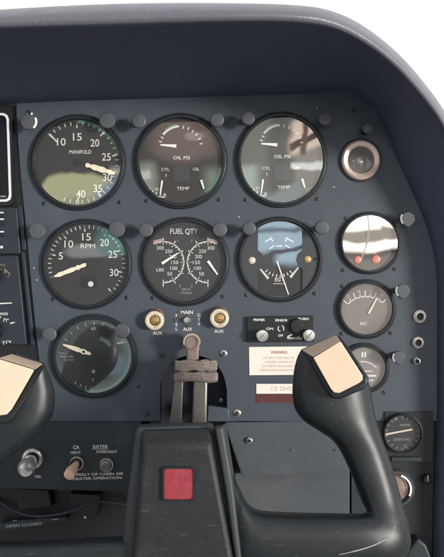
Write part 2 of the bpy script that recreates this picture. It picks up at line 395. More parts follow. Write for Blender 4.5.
def shape(outlines, h0, h1, bevel=0.0, persp=False):
    """2D outline(s) with holes, thickened: returns an MB"""
    cu = bpy.data.curves.new('c', 'CURVE'); cu.dimensions = '2D'; cu.fill_mode = 'FRONT'
    for pts in outlines:
        sp = cu.splines.new('POLY'); sp.points.add(len(pts) - 1); sp.use_cyclic_u = True
        for p, (x, y) in zip(sp.points, pts): p.co = (x, -y, 0, 1)
    ob = bpy.data.objects.new('c', cu); COL.objects.link(ob); bpy.context.view_layer.update()
    me = bpy.data.meshes.new_from_object(ob.evaluated_get(bpy.context.evaluated_depsgraph_get()))
    mb = MB(persp)
    for v in me.vertices: mb.vert(v.co.x, -v.co.y, h1)
    mb.f += [tuple(p.vertices) for p in me.polygons]
    for pts in outlines:
        a = [mb.vert(x, y, h1) for x, y in pts]; b = [mb.vert(x, y, h0) for x, y in pts]; n = len(pts)
        for i in range(n): mb.f.append((a[i], a[(i + 1) % n], b[(i + 1) % n], b[i]))
    bpy.data.objects.remove(ob); bpy.data.meshes.remove(me); bpy.data.curves.remove(cu)
    return mb
def rrect(x0, y0, x1, y1, r, n=5):
    p = []
    for cx, cy, a in ((x1 - r, y0 + r, 0), (x1 - r, y1 - r, 90), (x0 + r, y1 - r, 180), (x0 + r, y0 + r, 270)):
        for i in range(n + 1):
            t = R(a + 90 * i / n); p.append((cx + r * math.sin(t), cy - r * math.cos(t)))
    return p
def smooth_path(pts, n=6):
    """Catmull-Rom through tuples of any length"""
    out = []
    for i in range(len(pts) - 1):
        p0 = pts[max(i - 1, 0)]; p1 = pts[i]; p2 = pts[i + 1]; p3 = pts[min(i + 2, len(pts) - 1)]
        for k in range(n):
            t = k / n
            out.append(tuple(0.5 * (2 * b + (c - a) * t + (2 * a - 5 * b + 4 * c - d) * t * t + (-a + 3 * b - 3 * c + d) * t ** 3) for a, b, c, d in zip(p0, p1, p2, p3)))
    out.append(tuple(pts[-1])); return out

# ================================================================== LARGE STRUCTURE
bk = MB(); bk.box(-260, 190, 455, 900, -70, -62)
tag(bk.build('bulkhead', FLOORM), kind='structure')

# glareshield: stations along the arch: (panel junction, mid, lip inner edge, lip face, outer silhouette, top going forward)
A = [(-120,111),(-40,107),(0,104.5),(70,101),(140,99),(230,96),(301,94),(345,92),(364,101),(381,120),(397,158),(414,196),(427,228),(435,262),(438,310),(438,400),(436,480),(434,600)]
Cc = [(-120,36),(-40,31),(0,29),(70,27),(140,25),(230,22.5),(292,23),(331,28.5),(362,43),(391,65),(416,92),(440,124),(455,160),(464,205),(470,260),(474,360),(478,470),(480,600)]
E = [(-120,18),(-40,12.5),(0,9.5),(70,5.5),(140,3.2),(225,3),(294,5),(330,10.5),(362,25),(395,50.5),(422,80),(445,112),(463,150),(478,200),(488,260),(494,360),(500,470),(505,600)]
HC = [165]*6 + [160, 150, 135, 118, 98, 76, 56, 44, 38, 36, 36, 36]
st = [(*a, *c, *e, h) for a, c, e, h in zip(A, Cc, E, HC)]
st = smooth_path(st, 6)
gl = thing('glareshield', 222, 60, 'dark blue vinyl glareshield arching over the whole instrument panel', 'glareshield')
inner = MB(True); rows = []
for ax, ay, cx_, cy_, ex, ey, hc in st:
    row = [(ax + (222 - ax) * .03, ay + (300 - ay) * .04, -75)]
    for t in (0, .15, .35, .55, .75, .88, .96):
        h = 1.0 + (hc - 1.0) * t
        k = (DP - h) / DP; kc_ = (DP - hc) / DP
        wx0, wy0 = ax - CX, ay - CY; wx1, wy1 = (cx_ - CX) * kc_, (cy_ - CY) * kc_
        x = wx0 + (wx1 - wx0) * t; y = wy0 + (wy1 - wy0) * t - 5 * math.sin(math.pi * t)
        row.append((CX + x / k, CY + y / k, h))
    dx, dy = ex - cx_, ey - cy_
    for q, dh in ((0, 1), (.1, 3.6), (.26, 6), (.45, 6.6), (.65, 4), (.82, -1.5), (.94, -8), (1, -17), (.97, -34), (.8, -70)):
        row.append((cx_ + dx * q, cy_ + dy * q, hc + dh))
    row += [(ex - dx * .6, ey - dy * .6, -60), (ex - dx * .9, ey - dy * .9, -140)]
    rows.append(row)
inner.grid(rows)
o = inner.build('padded_hood', HOOD, gl)
o.data.materials.append(LIP)
nr = len(rows[0]) - 1
for i_, p in enumerate(o.data.polygons):
    p.use_smooth = True
    if i_ % nr >= 9: p.material_index = 1
o.data.set_sharp_from_angle(angle=R(85))
# small scuffs where the vinyl rolled edge is rubbed
# side wall below the arch on the right
sw = MB(True)
sw.prism([(436,255),(520,255),(560,900),(428,900),(432,560),(436,400)], -30, 0.4)
o = sw.build('side_wall', SIDE, bevel=2); tag(o, kind='structure')

# instrument panel plate
arch = [(160,421)] + [(160,390)] + [(193 - 33 * math.cos(R(a)), 388 - 33 * math.sin(R(a))) for a in range(10, 180, 10)] + [(227,390),(227,421)]
left_edge = [(16.5,108),(17.5,130),(20.5,170),(24,205),(28,245),(32,290),(37,340),(42,380),(46,421)]
right_edge = [(438,421),(439,360),(439,300),(436,262),(428,228),(415,196),(398,158),(382,120),(364,102),(345,93)]
outline = left_edge + arch + right_edge + [(301,95),(230,97),(140,100),(70,102),(24,103.5),(19,104.5)]
ip = thing('instrument_panel', 222, 250, 'blue grey painted metal instrument panel carrying all the round gauges', 'instrument panel')
outline = [(x + (2.5 if x > 355 and y < 300 else 0), y - (2.5 if y < 160 else 0)) for x, y in outline]
pm = shape([outline], -4, 0); pm.build('panel_plate', PANEL, ip, bevel=0.5)
rc = MB()     # recess behind the lever slot
rc.box(150,345,236,440,-40,-36); rc.box(150,340,159,440,-38,-4.2); rc.box(228,340,238,440,-38,-4.2)
rc.build('lever_recess', HOLE, ip)
def screw(par, x, y, r=3.6, washer=True, m=STEEL):
    s = MB(); s.lathe(x, y, [(r, 0.05), (r, 0.9), (r * 0.8, 1.4), (r * 0.5, 1.5), (r * 0.45, 0.9), (0, 0.8)], 20)
    a = s.build('screw', m, par)
    c = MB(); c.line(x - r * .45, y - r * .1, x + r * .45, y + r * .1, 1.1, 1.1, 1.55, 0.15); c.line(x + r * .1, y - r * .45, x - r * .1, y + r * .45, 1.1, 1.1, 1.6, 0.15)
    c.build('cross_slot', BLACK, a)
for x, y, r in ((237,413,3.8),(223.5,353.5,3.6),(161.5,355.5,2.8),(29.5,113.5,3.2),(166,403.5,2.6),(220.5,400,2.2),(353,110.5,2.2),(147,414,2.4)):
    screw(ip, x, y, r, m=STEEL if r > 3 else CAPGREY) if r > 3 else screw(ip, x, y, r, m=PLATE)
ch = MB()
for x, y in ((206,94.6),(317,107.5),(239,217),(334,187),(37,280),(34,268)):
    ch = MB(); ch.prism([(x-.9,y-.4),(x-.3,y+.5),(x+.9,y+.3),(x+.6,y-.4)], 0.05, 0.25); ch.build('paint_chip', PRINT, ip)
lt = MB()
lt.text('MAIN', 187, 312.3, 3.3, 0.2, width=12, bold=.02); lt.text('AUX', 187.6, 329.2, 3.2, 0.2, width=9, bold=.02)
for i, c in enumerate('FUEL'): lt.text(c, 176.6, 315.6 + i * 4.4, 3.0, 0.2, bold=.02)
for i, c in enumerate('QTY'): lt.text(c, 199, 315.4 + i * 4.4, 3.0, 0.2, bold=.02)
lt.text('AUX', 157.5, 333, 3.2, 0.2, width=9.5, bold=.02); lt.text('AUX', 219, 331.2, 3.2, 0.2, width=9.5, bold=.02)
lt.build('lettering', PRINT, ip)

# lower panels
lp = thing('lower_switch_panel', 62, 450, 'dark lower panel at the left with heater switches and white lettering', 'switch panel')
m = shape([[(-60,421.5),(141,421.5),(138,440),(128,492),(-60,487)]], -8, -1.5); m.build('panel_plate', PANELLOW, lp, bevel=0.8)
lt = MB()
lt.text('CA', 76, 447.6, 3.6, -1.2, width=6.5, bold=.03); lt.text('HEAT', 75.5, 452.8, 2.6, -1.2, width=10.5, bold=.02)
lt.text('EATER', 100.5, 446.8, 3.0, -1.2, width=15, bold=.02); lt.quad(92, 449, 108, 449.5, -1.2)
lt.text('OVERHEAT', 106.5, 452, 2.6, -1.2, width=21, bold=.02)
lt.text('PROPERLY OF CABIN AIR', 95, 474.6, 2.6, -1.2, width=57, bold=.02, rot=-1.5); lt.text('HEATER OPERATION', 97, 478.6, 2.6, -1.2, width=49, bold=.02, rot=-1.5)
lt.build('lettering', PRINT, lp)
lt = MB(); lt.text('TER', 37.5, 477, 2.6, -1.2, width=7, bold=.02); lt.build('lettering', PRINT, lp)
# footwell shapes under it
fw = thing('heater_duct_box', 60, 510, 'near black duct housing marked open and closed under the heater switches', 'duct')
m = MB(); m.prism([(-60,488),(127,494),(124,600),(-60,600)], -34, -26); m.build('housing', BLACK, fw, bevel=2)
m = MB(); m.prism([(8,492),(46,493),(50,512),(14,516)], -26, -14, .08); m.build('duct_cover', BLACK, fw, bevel=1.5); m = MB(); m.prism([(66,496),(100,497),(96,522),(80,526),(66,506)], -26, -12, .1); m.build('duct_cover', BLACK, fw, bevel=1.5)
m = MB(); m.line(-5,534,30,528.5,9,8,-25.8,9); m.line(30,528.5,64,524.5,8,4,-25.8,9); m.build('lever_guide', PANELLOW, fw, bevel=1)
m = MB(); m.tube(smooth_path([(-20,502,-24),(20,520,-16),(60,517,-10),(95,506,-14),(130,513,-22)],6), 1.5, 10); m.build('cable', RADIO, fw)
m = MB(); m.lathe(83,521,[(1.6,-12),(1.4,-10.6),(0,-10.4)],16); m.build('rivet', STEEL, fw)
m = MB(); m.text('OPEN CLOSED', 19, 530.8, 2.9, -16.4, width=37, bold=.02, rot=-5); m.line(48,525.3,54,524.6,1,1,-16.3); m.line(8,526.5,12,526,.6,.6,-16.3); m.line(50,493.5,56,498.5,1.1,.6,-25); m.build('lettering', PRINTDIM, fw)

gb = thing('lower_grey_panel', 290, 460, 'plain lighter grey lower panel between the hub and the right yoke arm', 'lower panel')
m = shape([[(225.5,421.5),(330,419.8),(438,421.5),(438,477),(345,473.5),(352,470),(246,475.5)]], -8, -2); 
m = shape([[(226,423),(300,421.5),(384,421.5),(384,469),(351,470),(244,476.5)]], -8, -2)
m.build('upper_plate', BOXGREY, gb, bevel=.7)
m = shape([[(227,423.3),(243.5,477),(350,470.5),(353,471),(353,560),(250,560),(240,500)]], -22, -14)
m = MB(); m.prism([(235,476.6),(352,470.6),(352,570),(236,570)], -26, -13); m.build('lower_plate', BOXGREY, gb, bevel=.7)
m = MB(); m.prism([(353.5,470.6),(400,468),(400,570),(353.5,570)], -26, -12); m.build('side_plate', PANELLOW, gb, bevel=.7)
m = MB(); m.line(225.6,423,243.5,478,1.6,1.6,-2.4,2.2); m.build('edge_strip', RIDGE, gb)
screw(gb, 249.5, 440.5, 3.0)
for x in (291, 335):
    m = MB(); m.lathe(x,450.6,[(1.4,-1.95),(0.8,-1.3),(0,-1.2)],14); m.build('plug', PLATE, gb)
sp = thing('lower_right_panel', 410, 470, 'black lower panel at the right edge behind the yoke arm', 'side panel')
m = shape([[(384.5,411.5),(433,411.5),(431,462),(384.5,462)]], 0.1, 1.6); m.build('cluster_plate', BLACK, sp, bevel=.8)
m = shape([[(384.8,422.3),(438,422.3),(436,600),(400.5,600),(400.5,480),(384.8,480)]], -9, -2.2); m.build('panel_plate', SIDE, sp, bevel=.8)
m = MB(); m.prism([(415,533),(424,540),(436,570),(396,570),(404,548)], -1, 10, .1); m.build('corner_block', PANELLOW, sp, bevel=2)
m = MB(); m.box(390,456,420,461,1.7,4.5); m.build('ledge', PANELLOW, sp, bevel=1)

# left radio stack
ry = thing('radio_rack', 5, 250, 'black vertical rack edge between the radios and the grey panel', 'radio rack')
m = shape([[(-90,104.5),(15.5,104.5),(17,130),(20,170),(23.5,205),(27.5,245),(31.5,290),(36.5,340),(41.5,380),(45.5,421),(-90,421)]], -12, -2.5); m.build('rack_plate', BLACK, ry, bevel=.6)
m = MB(); m.prism([(21.8,252),(25,252),(35.5,345),(31.5,345)], -2.3, 2.5); m.build('trim_rail', RADIO, ry, bevel=.6); m = MB(); m.prism([(17.5,206),(22,206),(26.5,250),(22,250)], -2.3, 1.0); m.build('trim_rail', RADIO, ry, bevel=.6)
r1 = thing('navigation_display', -10, 160, 'dark screen radio with thin white rounded frame at upper left edge', 'display')
m = shape([rrect(-95,107,13.5,206,5)], -2, 3); m.build('housing', BLACK, r1, bevel=.8)
fo = [(-80,114),(5,114),(8.5,116),(10,120),(12.5,196),(11.5,200),(8,202),(-80,203)]
fi = [(-78,116.2),(4,116.2),(6.5,117.5),(7.8,120.5),(10.2,195),(9.4,198.4),(7,199.8),(-78,200.8)]
m = shape([fo, fi], 3.1, 4.0); m.build('frame', WHITELINE, r1, bevel=.2)
m = shape([fi], 3.05, 3.3); m.build('screen', SCREEN, r1)
m = MB(); m.text('PUSH', 3.4, 196.8, 2.0, 3.5, width=7, bold=.02); m.build('lettering', PRINTDIM, r1)
r2 = thing('audio_selector', -10, 230, 'black radio unit with a column of small white button captions', 'radio')
m = MB(); m.prism([(-95,208),(18,208),(21.5,254),(-95,254)], -2, 4); m.build('housing', RADIO, r2, bevel=.8)
m = MB()
for y, w in ((213,5),(219.5,5.5),(232,5.5)): m.quad(-1, y - .7, w, y + .7, 4.25)
m.lathe(3, 247.3, [(1.5,4.05),(1.4,4.6),(0,4.7)], 14)
m.build('captions', PRINT, r2)
m = MB()
for y in (213,221,232):
    m = MB(); m.box(-9, y + 1.6, 7, y + 4.6, 4.1, 5.6); m.build('button', BLACK, r2, bevel=.4)
r3 = thing('transponder', -10, 300, 'black radio unit with ochre worn captions and small white figures', 'radio')
m = MB(); m.prism([(-95,256),(19,256),(28,344),(-95,344)], -2, 5); m.build('housing', RADIO, r3, bevel=.8)
m = MB(); m.text('P/TT', 3, 265.5, 2.4, 5.25, width=8, rot=8); m.text('7 s', 4, 271, 3, 5.25, width=8, rot=14); m.text('r', 10.5, 276.5, 3.8, 5.25, rot=30); m.line(6,269,12,274.5,1,.8,5.25); m.build('ochre_captions', PRINTOCHRE, r3)
m = MB(); m.line(-2,303.6,13.5,302.8,1.3,1.1,5.25); m.text('MODE', 5, 313.6, 2.5, 5.25, width=9, bold=.02); m.text('OFF', 0, 317.2, 2.4, 5.25, bold=.02); m.text("7T'", 7.5, 320, 3.2, 5.25, rot=8, bold=.02); m.line(11.8,323,16.5,322,1.3,1.0,5.25)
m.text("'s", 5, 345-2.5, 3, 5.25); m.text("71'v", 8.5, 341.5, 3.0, 5.25, rot=-12, width=9, bold=.02); m.build('captions', PRINT, r3)
m = MB(); m.lathe(-6, 275, [(10,5),(10,9),(8.5,15),(0,15.5)], 40); m.build('selector_knob', BLACK, r3)
m = MB(); m.lathe(-4, 330, [(9,5),(9,8),(8,12),(0,12.5)], 40); m.build('selector_knob', BLACK, r3)

# ================================================================== GAUGES
def gauge(name, cx, cy, r, ri, label, cat, dial, screws=(), group='round gauges on the instrument panel', ky=1.0, glass=True, hh=4.6, bez=BEZEL):
    t = thing(name, cx, cy, label, cat, group)
    b = MB(); w = r - ri
    b.lathe(cx, cy, [(r, 0.05), (r, hh * .55), (r - w * .12, hh * .72), (r - w * .3, hh * .74), (r - w * .36, hh * .66), (r - w * .44, hh * .7), (r - w * .52, hh), (ri + w * .12, hh), (ri, hh * .82), (ri, 0.3)], 96, ky)
    b.build('bezel', bez, t)
    d = MB(); d.lathe(cx, cy, [(ri + .3, 0.35), (0, 0.35)], 72, ky); dd = d.build('dial', dial, t)
    if glass:
        g = MB(); g.lathe(cx, cy, [(ri - .05, 3.0), (0, 3.0)], 72, ky); g.build('glass', GLASS, t)
    for x, y in screws:
        s = MB(); s.lathe(x, y, [(1.9, 0.05), (1.9, .5), (1.2, .8), (0, .5)], 14); s.build('mounting_screw', BLACK, t)
    return t, dd
H = 0.55      # height of dial prints
def needle(t, x0, y0, x1, y1, w0, w1, m=NEEDLE, h=1.4, hub=None, name='needle'):
    n = MB(); n.line(x0, y0, x1, y1, w0, w1, h, .5); o = n.build(name, m, t)
    if hub:
        q = MB(); q.lathe(hub[0], hub[1], [(hub[2], h - .6), (hub[2], h + 1.0), (hub[2] * .7, h + 1.3), (0, h + 1.3)], 24); q.build('hub', BLACK, o)
    return o
def fancy(t, cx, cy, ang, segs, m=NEEDLE, h=1.4):
    """broad pointer: segs = (distance, half width) along the angle"""
    a = R(ang); dx, dy = math.sin(a), -math.cos(a); nx, ny = -dy, dx
    pts = [(cx + dx * d + nx * w, cy + dy * d + ny * w) for d, w in segs] + [(cx + dx * d - nx * w, cy + dy * d - ny * w) for d, w in reversed(segs)]
    n = MB(); n.prism(pts, h, h + .5); return n.build('needle', m, t)

# manifold pressure
c = (78.3, 162.6)
t, d = gauge('manifold_gauge', *c, 48, 43, 'large round manifold pressure gauge numbered 10 to 40, top left, mirroring yellow grass', 'gauge', DIAL, ((44,203.5),(119.5,202.5)))
m = MB()
for s_, x, y in (('10',61.5,142),('15',77.5,137),('20',95,143),('25',106.5,157),('30',107.5,177.5),('35',98,188.5),('40',81,194)): m.text(s_, x, y, 7.6, H, width=8.8, bold=.008)
m.text('MANIFOLD', 80.5, 152, 3.8, H, width=22, bold=.01)
m.ticks(*c, 34.5, 41, [-46, -2, 40, 79, 112, 146, 180], 1.1, H)
m.ticks(*c, 37.5, 41, [-46 + 8.8 * i for i in range(1, 29)], .8, H)
m.line(50, 134, 57, 142, 1.3, 1.3, H + .05)
m.build('markings', PRINT, d)
m = MB(); m.arc(*c, 39, 42.4, 0, 78, H - .08); m.build('green_arc', PRINTGREEN, d)
fancy(t, *c, 107, [(8, 1.6), (10, 2.3), (13, 1.5), (17, 2.9), (21, 2.5), (26, 3.0), (30, 1.7), (33, 2.4), (38.5, .9)], NEEDLE)
m = MB(); m.lathe(c[0], c[1], [(4, .4), (4, 1.2), (0, 1.25)], 24); m.build('hub', BLACK, t)

# tachometer
c = (87, 264.2)
t, d = gauge('tachometer', *c, 45.3, 40.8, 'large round tachometer marked RPM with a broad cream needle pointing lower left', 'gauge', DIAL, ((53,299),(126.5,297.5)))
m = MB()
for s_, x, y in (('5',61,256),('10',69,244),('15',86.7,237),('20',104.5,242.5),('25',112.8,254.3),('30',114.2,272.5)): m.text(s_, x, y, 7.4, H, width=8.8 if len(s_) > 1 else 4.4, bold=.005)
m.text('RPM', 88, 246, 4.8, H, width=14.5, bold=0)
m.ticks(*c, 32.5, 39, [-110 + 35.5 * i for i in range(0, 8)], 1.1, H); m.ticks(*c, 35.5, 39, [-110 + 7.1 * i for i in range(0, 36)], .8, H)
m.lathe(90.8, 284, [(3, H), (2.2, H + .1), (0, H + .1)], 6)
m.build('markings', PRINT, d)
m = MB(); m.text('HOURS TENTHS', 88.5, 278.3, 1.9, H, width=22); m.build('dim_lettering', PLATE, d)
m = MB(); m.arc(*c, 36, 40.2, 42, 76, H - .08); m.build('green_arc', PRINTGREEN, d)
m = MB(); m.lathe(76, 268, [(.1, .2)], 4)
fancy(t, *c, 249, [(-1, .8), (3, 2.0), (7, 1.5), (9, 2.6), (12, 1.5), (15, 2.3), (25, 1.9), (29, 2.3), (34.5, .6)])
m = MB(); m.lathe(c[0] + .4, c[1], [(3, .4), (3, 1.2), (1, 1.9), (0, 1.9)], 24); m.build('hub', BLACK, t)
m = MB(); m.box(80,276.4,97,288,.37,.46); m.build('counter_window', BLACK, d)

# fuel quantity
c = (185.2, 261.6)
t, d = gauge('fuel_gauge', *c, 44.6, 39.8, 'large round twin scale fuel quantity gauge with two short needles, panel centre', 'gauge', DIAL, ((152.5,298),(222.5,296.5)))
m = MB(); m.text('FUEL QTY', 184, 231.8, 5.4, H, width=27.5, bold=.01)
for k, q in ((-1, 163.3), (1, 208)):
    a0, a1 = (-28, 180) if k < 0 else (28, -180)
    m.arc(q, 262.2, 20, 21.1, a0, a1, H, 40)
    for i in range(7):
        a = (0 + 30 * i) * (1 if k < 0 else -1); m.ticks(q, 262.2, 17.5, 23 if 1 < i < 5 else 24.5, [a], 1.0, H)
    m.ticks(q, 262.2, 18.6, 20, [(-20 + 10 * i) * (1 if k < 0 else -1) for i in range(20)], .55, H)
    nx = [(-3,248),(5.5,251.2),(9.5,256.6),(11.5,262.4),(10.5,268.2),(6.5,273.8)]
    for (ox, yy), s_ in zip(nx, ('300','250','200','150','100','50')): m.text(s_, q - k * ox, yy, 3.7, H, width=7.2 if len(s_) > 2 else 5, bold=.005)
m.text('LBS', 160.3, 269.8, 3.2, H, width=7.5, bold=.01)
m.ticks(185.5, 262, 6, 2, [90], .7, H)
m.build('markings', PRINT, d)
m = MB(); m.text('SPLIT', 186.5, 289.5, 2.4, H, width=9); m.text('POUNDS', 186.5, 293, 2.0, H, width=11)
for x, y in ((178,241),(192,241),(180,286),(192,286)): m.text('F' if y < 250 else 'E', x, y, 2.4, H)
m.build('dim_lettering', PRINTDIM, d)
m = MB(); m.arc(208, 262.2, 21.5, 23.4, 2, 26, H); m.build('rose_arc', PRINTROSE, d); m = MB(); m.arc(163.3, 262.2, 21.5, 23.4, -26, -2, H); m.build('rose_arc', PRINTROSE, d)
needle(t, 162, 263.6, 178, 253.2, 2.8, 1.2, NEEDLEW); needle(t, 208, 261, 217.6, 274.6, 2.8, 1.4, NEEDLEW)

# twin oil pressure / temperature gauges
def oil(cx, cy, r, ri, ky, label, scr, dm):
    t, d = gauge('oil_gauge', cx, cy, r, ri, label, 'gauge', dm, scr, ky=ky)
    X0, Y0 = cx - 181, cy - 161
    m = MB()
    m.text('OIL PSI', 181.5 + X0, 157.6 + Y0, 3.4, H, width=16.5, bold=.015); m.text('CYL', 165.5 + X0, 169.3 + Y0, 3.1, H, width=8, bold=.01); m.text('OIL', 196.2 + X0, 169 + Y0, 3.1, H, width=6.5, bold=.01)
    m.text('TEMP', 183 + X0, 188.3 + Y0, 3.3, H, width=12.5, bold=.01); m.text('F', 166.3 + X0, 175.5 + Y0, 3, H)
    q = (180.5 + X0, 148 + Y0)
    m.arc(*q, 20.8, 23.0, -52, -4, H); m.ticks(*q, 19.5, 22.5, [-72, -60, 8, 22, 36, 50, 64, 78], 1.1, H)
    m.arc(164 + X0, 170 + Y0, 26.5, 27.6, 176, 232, H); m.ticks(164 + X0, 170 + Y0, 23, 27.5, [178,188,198,208,218,230], 1.0, H)
    m.text('50', 157 + X0, 189 + Y0, 2.6, H); m.text('20', 164.5 + X0, 195 + Y0, 2.6, H)
    m.build('markings', PRINT, d)
    m = MB(); m.arc(197 + X0, 170 + Y0, 22, 24.5, 84, 160, H); m.build('green_arc', PRINTGREEN, d); m = MB(); m.arc(*q, 23.2, 24.6, -40, -10, H - .05); m.build('green_arc', PRINTGREEN, d)
    m = MB(); m.box(174 + X0, 166 + Y0, 190 + X0, 181 + Y0, .37, .44); m.build('centre_patch', PLATE, d)
    needle(t, 176.4 + X0, 146.2 + Y0, 160.5 + X0, 145 + Y0, 3.4, 1.2, NEEDLEW)
    needle(t, 162.4 + X0, 180.5 + Y0, 160.4 + X0, 194 + Y0, 1.8, 1.2, NEEDLEW); needle(t, 201.2 + X0, 180 + Y0, 204 + X0, 189 + Y0, 2.2, 1.3, NEEDLEW)
oil(181, 161.2, 46.7, 41.5, 1.025, 'large round oil pressure and temperature gauge, middle of the top row, in brownish shade', ((146.5,201),(219,200)), DIALBROWN)
oil(281.7, 160, 45.8, 41, 1.045, 'large oil pressure and temperature gauge ending the top row, mirroring a pale door post', ((245.5,200),(317,199)), DIALBROWN)

# exhaust temperature gauge with plated face
c = (279.8, 259.4)
t, d = gauge('exhaust_gauge', *c, 42.8, 38.8, 'large round gauge with two face screws and a long thin white needle', 'gauge', DIAL, ((246,295),(314.5,293.5)), glass=False)
wl = [(257.5,300),(257.5,226)] ; win = [(257.5,228),(263,224.5),(271,221.9),(280,221.2),(289,222),(297,224.8),(302.5,228),(302.5,250),(298,254),(296,260),(298.5,266),(302.5,269),(302.5,297),(257.5,297),(257.5,269),(262,265),(264,259),(262,254),(257.5,250)]
circ = [(c[0] + 38.6 * math.sin(R(a)), c[1] - 38.6 * math.cos(R(a))) for a in range(0, 360, 5)]
wi2 = [(c[0] + 38.0 * math.sin(R(a)), c[1] - 38.0 * math.cos(R(a))) for a in range(-35, 36, 5)]
win = wi2 + [(302.3,250),(297.5,254),(295.8,260),(298,266),(302.3,269),(302.3,296),(257.5,296),(257.5,269),(262,265),(264,259),(262,254),(257.5,250)]
win = [(x, y if y > 221.6 else 221.6) for x, y in win]
m = shape([circ, win], .4, 2.2); m.build('face_plate', PLATE, t, bevel=.25)
g = shape([win], 1.3, 1.5); g.build('glass', GLASS, t)
for x, y, mm in ((252,260.5,COPPER),(307.6,259.4,BRASS)):
    s_ = MB(); s_.lathe(x, y, [(3.4, 2.2), (3.4, 2.6), (2.4, 2.7), (2.3, 3.6), (1.2, 3.9), (0, 3.5)], 24); s_.build('face_screw', mm, t)
s_ = MB(); s_.lathe(315, 259, [(1.5, 2.22), (1.2, 2.7), (0, 2.7)], 12); s_.build('zero_adjuster', BLACK, t)
m = MB(); q = (279, 262)
m.line(260.2,269,268.4,278.6,1.4,2.6,H); m.line(298.4,267.4,290.2,277.4,1.4,2.6,H)
m.ticks(279, 258, 16.5, 19.5, [140,152,164,176,188,200,212,224], 1.1, H)
m.text('EGT', 279.3, 279.6, 3.8, H, width=9, bold=.02); m.quad(273, 283.4, 286, 284, H)
m.arc(279,262,24,25,-35,-16,H); m.arc(279,262,24,25,14,36,H); m.line(270,237,273,241.5,1,1,H); m.line(288,237,285,241.5,1,1,H); m.line(269.5,249,274,245.5,1,1,H); m.line(290,248,285,245,1,1,H); m.line(276,246,282,246,1,1,H)
m.build('markings', PRINT, d)
m = MB(); m.box(262,265.2,297,267,.4,.6); m.line(279.2,285,279.2,291,1.4,1.4,.5); m.build('scale_bar', BLACK, d)
o = needle(t, 276.8, 261, 288.4, 294.5, 1.3, 1.1, NEEDLEW, h=.9, name='needle')

# right column of small gauges
t, d = gauge('annunciator_gauge', 369.6, 243, 31.2, 27.6, 'small round gauge with two pink lamps and bright door reflection, right column top', 'gauge', DIALGREY, ((345.8,218.8),(343,270.4),(394.5,269.2)), group='small gauges in the right column')
for x, y, r in ((357.7,259.6,3.8),(376,259.2,4.3)):
    m = MB(); m.lathe(x, y, [(r, .36), (r * .95, 1.2), (r * .6, 1.9), (0, 2.1)], 28); m.build('lamp', PINKLAMP, t)
m = MB(); m.text('LOW VOLTS  GEAR', 366, 253.4, 1.8, H, width=30); m.build('red_lettering', PRINTRED, d)
m = MB(); m.quad(365.6, 218, 366.3, 250, H); m.build('pointer_line', BLACK, d)
t, d = gauge('vacuum_gauge', 366.2, 309, 29.8, 25.4, 'small round warm grey gauge with curved scale and slanting needle, right column middle', 'gauge', DIALGREY, ((342.3,286.2),(390.5,333),(341.5,333.5)), group='small gauges in the right column')
m = MB(); q = (365.5, 321.5); m.arc(*q, 24.4, 25.4, -47, 43, H); m.ticks(*q, 24.5, 31, [-46,-23.5,-1,20,42], .9, H); m.ticks(*q, 24.5, 28, [-35,-12,10,31], .8, H)
for a, s_ in ((-34,'3'),(-12,'10'),(10,'5'),(31,'20')): m.text(s_, q[0] + 32.5 * math.sin(R(a)) * .98, q[1] - 31.5 * math.cos(R(a)) + .8, 2.6, H)
m.text('SUC', 363.2, 323.4, 2.8, H, width=6.5, bold=.02); m.build('markings', PRINTROSE if False else PRINT, d)
needle(t, 368.3, 313.5, 377, 297.2, 1.9, 1.2, PRINTCREAM)
t, d = gauge('ammeter', 364, 367.8, 25.2, 20.8, 'small round pale grey gauge half hidden behind the right yoke pad', 'gauge', DIALPALE, ((384,392.5),(343,346)), group='small gauges in the right column')
m = MB(); m.text('II', 363.7, 354.5, 5, H, width=4.6, bold=.03); m.arc(362, 381, 19, 20, -5, 48, H); m.quad(363,370.6,371,371.6,H); m.quad(366.5,374.8,376,376.6,H); m.text('2', 372, 370.8, 2.4, H); m.text('AMP', 370, 380.5, 2.6, H, width=7, bold=.02); m.build('markings', PRINT, d)

# lower left gauge
c = (94.3, 356)
t, d = gauge('flow_gauge', *c, 43.4, 37.8, 'large round dark green tinted gauge with a cream needle pointing left, bottom row', 'gauge', DIALGREEN, ((138.8,386.5),), ky=.97)
m = MB(); m.text('60', 93.5, 328.4, 3.4, H, bold=.01); m.line(117,343.5,127,341.5,1.6,1.4,H); m.text('GAL', 63, 353, 2.2, H, width=8); m.text('PER HR', 67, 356.6, 2.2, H, width=13); m.text('FLOW', 69, 360, 1.8, H, width=10)
m.lathe(93.6,371.4,[(2.2,H),(0,H+.02)],4); m.text('0', 93, 379.5, 3, H); m.ticks(*c, 31, 34, [-60,-45,-30,-15,0,15,30,45,60,185,195,205,215], .8, H)
m.build('markings', PRINTDIM, d)
m = MB(); m.arc(*c, 34, 36.6, 15, 195, H - .05); m.arc(*c, 17, 21, 18, 58, H); m.build('green_arc', mat('green_print_and_reflection', (0.10,0.16,0.14), .6), d)  # wide outer arc paints the lens reflection, inner arc is print
fancy(t, 91.3, 354, 289, [(0, .9), (2, 1.6), (5, 1.8), (8, 2.8), (11, 1.8), (14, 2.4), (20, 2.0), (29.5, .7)])
m = MB(); m.lathe(84, 351.6, [(1.3, 1.95), (1.0, 2.2), (0, 2.2)], 12); m.build('hub', BLACK, t)

